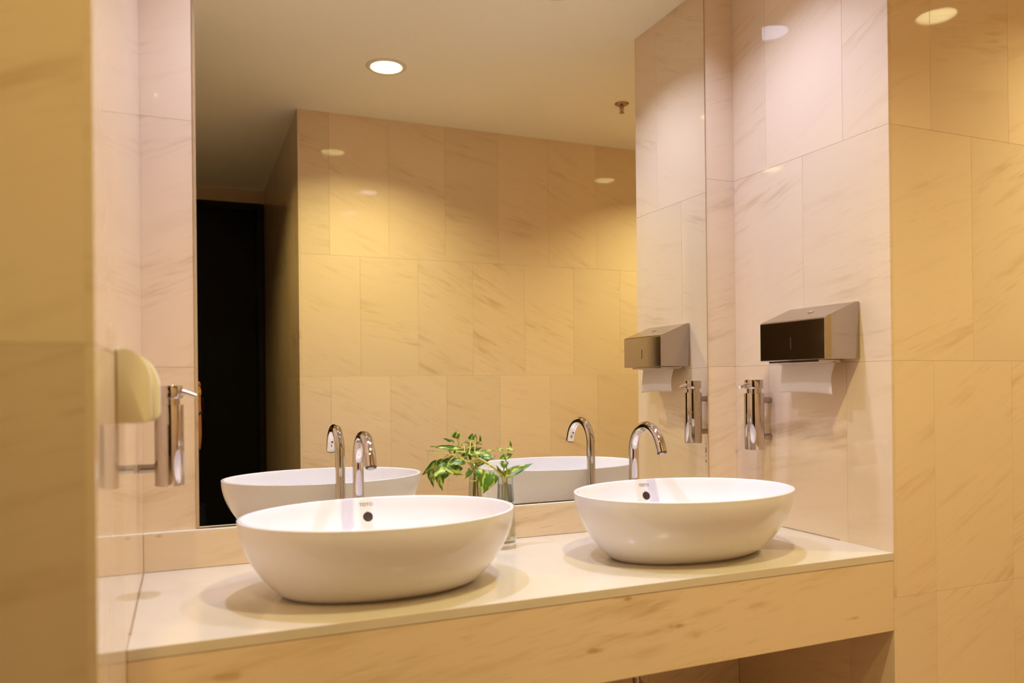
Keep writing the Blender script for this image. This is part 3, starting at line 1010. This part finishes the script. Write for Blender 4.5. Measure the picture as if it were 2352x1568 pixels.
STEMS = [
    ([(0.3818, -0.116, 0.8874), (0.3769, -0.116, 0.9067), (0.3591, -0.11, 0.9259), (0.3492, -0.1, 0.9362), (0.3296, -0.075, 0.9504), (0.3148, -0.06, 0.9582), (0.3075, -0.045, 0.9646), (0.2881, -0.035, 0.9683), (0.277, -0.03, 0.9696)], 0.0032, 0.0022),
    ([(0.3844, -0.116, 0.8873), (0.3825, -0.116, 0.9063), (0.3781, -0.125, 0.9264), (0.3788, -0.125, 0.9441)], 0.0020, 0.0014),
    ([(0.3882, -0.116, 0.887), (0.3897, -0.116, 0.9059), (0.3884, -0.12, 0.9349), (0.3861, -0.12, 0.9563), (0.3953, -0.12, 0.9748), (0.4021, -0.115, 0.9849)], 0.0022, 0.0012),
    ([(0.3861, -0.12, 0.9563), (0.376, -0.12, 0.9721)], 0.0013, 0.0010),
    ([(0.3893, -0.117, 0.9061), (0.392, -0.118, 0.9096)], 0.0018, 0.0015),
    ([(0.3492, -0.1, 0.9362), (0.3312, -0.13, 0.9316), (0.3204, -0.148, 0.9223)], 0.0018, 0.0013),
    ([(0.3075, -0.045, 0.9646), (0.3146, -0.04, 0.9772), (0.3232, -0.02, 0.9925), (0.3359, -0.014, 0.9978)], 0.0018, 0.0011),
    ([(0.3237, -0.05, 0.9679), (0.3362, -0.02, 0.9847), (0.3372, -0.014, 0.9978)], 0.0014, 0.0011),
    ([(0.2991, -0.04, 0.9682), (0.3024, -0.02, 0.986), (0.2919, -0.014, 1.0068)], 0.0015, 0.0011),
    ([(0.2769, -0.03, 0.9575), (0.2542, -0.03, 0.9634), (0.23, -0.035, 0.9689), (0.2123, -0.04, 0.9695)], 0.0018, 0.0012),
    ([(0.277, -0.03, 0.9696), (0.2879, -0.035, 0.9514), (0.3055, -0.05, 0.9422), (0.3314, -0.07, 0.9451), (0.3555, -0.1, 0.9299), (0.3769, -0.116, 0.9067)], 0.0026, 0.0026),
    ([(0.2564, -0.03, 0.9404), (0.2484, -0.035, 0.9292), (0.2269, -0.035, 0.9088)], 0.0015, 0.0010),
    ([(0.2769, -0.03, 0.9575), (0.2616, -0.03, 0.9474), (0.2564, -0.03, 0.9404)], 0.0015, 0.0013),
    ([(0.2185, -0.04, 0.9693), (0.2188, -0.04, 0.9502), (0.217, -0.042, 0.9315)], 0.0005, 0.0004),
    ([(0.3064, -0.06, 0.8903), (0.3169, -0.08, 0.8931), (0.3096, -0.14, 0.9024)], 0.0014, 0.0011),
    ([(0.3296, -0.075, 0.9504), (0.3457, -0.06, 0.9653), (0.3495, -0.05, 0.9697)], 0.0013, 0.0010),
]
for b_, t_, w_, n_ in LEAVES:
    leaf(b_, t_, w_, n_, fold=random.uniform(.2, .5), droop=random.uniform(.02, .14))
for p_, a_, b_ in STEMS:
    stem(p_, a_, b_)
for k in range(9):
    dx, dy = random.uniform(-.007, .007), random.uniform(-.007, .007)
    stem([(VX + dx * .5, VY + dy * .5, .895), (VX + dx, VY + dy, .84), (VX + dx * 1.2 + .003 * math.sin(k), VY + dy * 1.2, .80), (VX + dx * .7, VY + dy, .775 + .004 * k)],
         .0012, .0005, 'root', M_ROOT)


# ------------------------------------------------------------------ photographer reflected at the mirror edge
def person():
    V, E, R = [], [], []
    def add(p, r, par=None):
        V.append(Vector(p)); R.append(r if isinstance(r, tuple) else (r, r))
        if par is not None: E.append((par, len(V) - 1))
        return len(V) - 1
    pel = add((-0.50, -2.46, 0.50), (0.13, 0.10))
    sp1 = add((-0.495, -2.44, 0.64), (0.125, 0.095), pel)
    sp2 = add((-0.49, -2.40, 0.80), (0.145, 0.10), sp1)
    che = add((-0.485, -2.36, 0.92), (0.13, 0.09), sp2)
    nek = add((-0.475, -2.31, 1.03), 0.052, che)
    hd0 = add((-0.465, -2.255, 1.11), (0.066, 0.078), nek)
    hd1 = add((-0.460, -2.235, 1.20), (0.074, 0.088), hd0)
    hd2 = add((-0.460, -2.245, 1.265), (0.055, 0.066), hd1)
    # right arm (the one that shows): elbow low, hand at the camera grip
    s = add((-0.37, -2.36, 0.955), 0.056, che)
    e1 = add((-0.365, -2.27, 0.86), 0.047, s)
    el = add((-0.372, -2.18, 0.80), 0.038, e1)
    f1 = add((-0.364, -2.125, 0.905), 0.042, el)
    f2 = add((-0.361, -2.10, 0.985), 0.037, f1)
    wr = add((-0.356, -2.085, 1.050), (0.032, 0.025), f2)
    pm = add((-0.353, -2.080, 1.095), (0.034, 0.021), wr)
    pm2 = add((-0.349, -2.082, 1.130), (0.035, 0.020), pm)
    def finger(root, pts, r):
        i = root
        for p in pts: i = add(p, r, i); r *= 0.93
    finger(pm2, [(-0.338, -2.083, 1.155), (-0.338, -2.070, 1.172), (-0.345, -2.058, 1.178)], 0.0095)
    finger(pm2, [(-0.345, -2.062, 1.150), (-0.358, -2.050, 1.154), (-0.372, -2.050, 1.150)], 0.0095)
    finger(pm2, [(-0.343, -2.060, 1.130), (-0.357, -2.049, 1.132), (-0.371, -2.050, 1.129)], 0.0092)
    finger(pm, [(-0.343, -2.061, 1.110), (-0.356, -2.051, 1.110), (-0.368, -2.052, 1.107)], 0.0085)
    finger(pm, [(-0.372, -2.100, 1.112), (-0.385, -2.116, 1.130), (-0.393, -2.120, 1.145)], 0.010)
    # left arm supporting the lens from below
    s = add((-0.61, -2.36, 0.955), 0.056, che)
    e1 = add((-0.625, -2.27, 0.87), 0.047, s)
    el = add((-0.585, -2.18, 0.82), 0.040, e1)
    f1 = add((-0.53, -2.145, 0.91), 0.040, el)
    wr = add((-0.465, -2.115, 1.02), (0.029, 0.024), f1)
    pm = add((-0.440, -2.095, 1.055), (0.032, 0.020), wr)
    pm2 = add((-0.425, -2.080, 1.068), (0.034, 0.018), pm)
    finger(pm2, [(-0.395, -2.076, 1.072), (-0.380, -2.074, 1.090)], 0.0095)
    finger(pm2, [(-0.400, -2.066, 1.070), (-0.382, -2.062, 1.084)], 0.0095)
    finger(pm2, [(-0.408, -2.058, 1.069), (-0.392, -2.052, 1.080)], 0.009)
    finger(pm, [(-0.425, -2.056, 1.066), (-0.412, -2.048, 1.072)], 0.0085)
    finger(pm, [(-0.458, -2.078, 1.072), (-0.462, -2.066, 1.095)], 0.010)
    # kneeling legs
    h1 = add((-0.40, -2.44, 0.47), 0.085, pel)
    k1 = add((-0.36, -2.12, 0.50), 0.062, h1)
    c1 = add((-0.37, -2.17, 0.30), 0.052, k1)
    a1 = add((-0.37, -2.19, 0.085), 0.036, c1)
    t1 = add((-0.36, -2.06, 0.035), (0.036, 0.03), a1)
    h2 = add((-0.60, -2.46, 0.45), 0.085, pel)
    k2 = add((-0.62, -2.33, 0.075), 0.066, h2)
    c2 = add((-0.62, -2.55, 0.075), 0.055, k2)
    a2 = add((-0.62, -2.72, 0.075), 0.038, c2)
    t2 = add((-0.62, -2.78, 0.035), (0.036, 0.03), a2)
    me = bpy.data.meshes.new('body')
    org = Vector((-0.49, -2.45, 0.0))
    me.from_pydata([v - org for v in V], E, [])
    o = bpy.data.objects.new('body', me)
    COL.objects.link(o)
    o.modifiers.new('skin', 'SKIN')
    sv = me.skin_vertices[0].data
    for i, r in enumerate(R):
        sv[i].radius = r
    sv[0].use_root = True
    ss = o.modifiers.new('sub', 'SUBSURF'); ss.levels = 2; ss.render_levels = 2
    bpy.context.view_layer.update()
    bm_ = evaluated(o)
    bpy.data.objects.remove(o)
    bm_.materials.clear()
    bm_.materials.append(M_CLOTH)
    bm_.materials.append(M_SKIN)
    t = empty('person', org)
    tag(t, 'person in black kneeling with a bare forearm raised, at the left mirror edge', 'person')
    for p in bm_.polygons:
        p.use_smooth = True
        c = p.center + org
        bare = c.y > -2.19 and c.z > 0.845 and c.z < 1.20
        head = c.z > 1.045 and c.y < -2.15
        p.material_index = 1 if (bare or head) else 0
    link('body', bm_, None, t)
    # hair cap, ears, nose
    bm = bmesh.new()
    add_lathe(bm, [(0.0, 0.098), (0.04, 0.093), (0.068, 0.070), (0.082, 0.035), (0.085, 0.0), (0.080, -0.035), (0.06, -0.06)], 28, cap1=False)
    for v in bm.verts:
        v.co.y *= 1.12
        if v.co.y > 0.03 and v.co.z < 0.05: v.co.y = 0.03 + (v.co.y - 0.03) * 0.1
        v.co += Vector((-0.460, -2.252, 1.215)) - org
    obj('hair', bm, M_HAIR, t, True)
    for s in (-1, 1):
        bm = bmesh.new()
        add_lathe(bm, [(0.0, -.006), (0.013, -.005), (0.016, 0.0), (0.012, 0.006), (0.0, 0.004)], 14, Matrix.Translation(Vector((-0.462 + s * 0.077, -2.24, 1.165)) - org) @ Matrix.Rotation(PI / 2, 4, 'Y') @ Matrix.Diagonal((1.7, 1, 1, 1)))
        obj('ear', bm, M_SKIN, t, True)
    bm = bmesh.new()
    add_lathe(bm, [(0.0155, -0.004), (0.0125, 0.006), (0.006, 0.018), (0.0, 0.022)], 12, Matrix.Translation(Vector((-0.462, -2.165, 1.140)) - org) @ Matrix.Rotation(-PI / 2 + .35, 4, 'X'))
    obj('nose', bm, M_SKIN, t, True)
    bm = bmesh.new()
    wc = Vector((-0.3585, -2.092, 1.020)) - org
    add_lathe(bm, [(0.0335, -0.005), (0.0375, -0.005), (0.0375, 0.005), (0.0335, 0.005), (0.0335, -0.005)], 28, Matrix.Translation(wc) @ Matrix.Rotation(-0.45, 4, 'Y') @ Matrix.Rotation(-.2, 4, 'X'), False, False)
    tag(obj('wristband', bm, M_BAND, t, True), 'navy wristband')
    # camera in the hands
    c = empty('photo_camera', (-0.405, -2.08, 1.09))
    tag(c, 'black photo camera held in both hands by the kneeling person', 'camera')
    bm = bmesh.new(); add_box(bm, -0.058, 0.050, -0.020, 0.012, 0.005, 0.075, 0.005)
    obj('camera_body', bm, M_CAMB, c)
    bm = bmesh.new()
    add_lathe(bm, [(0.030, 0.0), (0.031, 0.018), (0.0, 0.018)], 28, Matrix.Translation((-0.005, 0.0125, 0.038)) @ Matrix.Rotation(-PI / 2, 4, 'X'), True, False)
    obj('lens', bm, M_CAMB, c, True)
    bm = bmesh.new(); add_box(bm, -0.022, 0.014, -0.018, 0.008, 0.0755, 0.092, 0.004)
    obj('viewfinder_hump', bm, M_CAMB, c)
person()
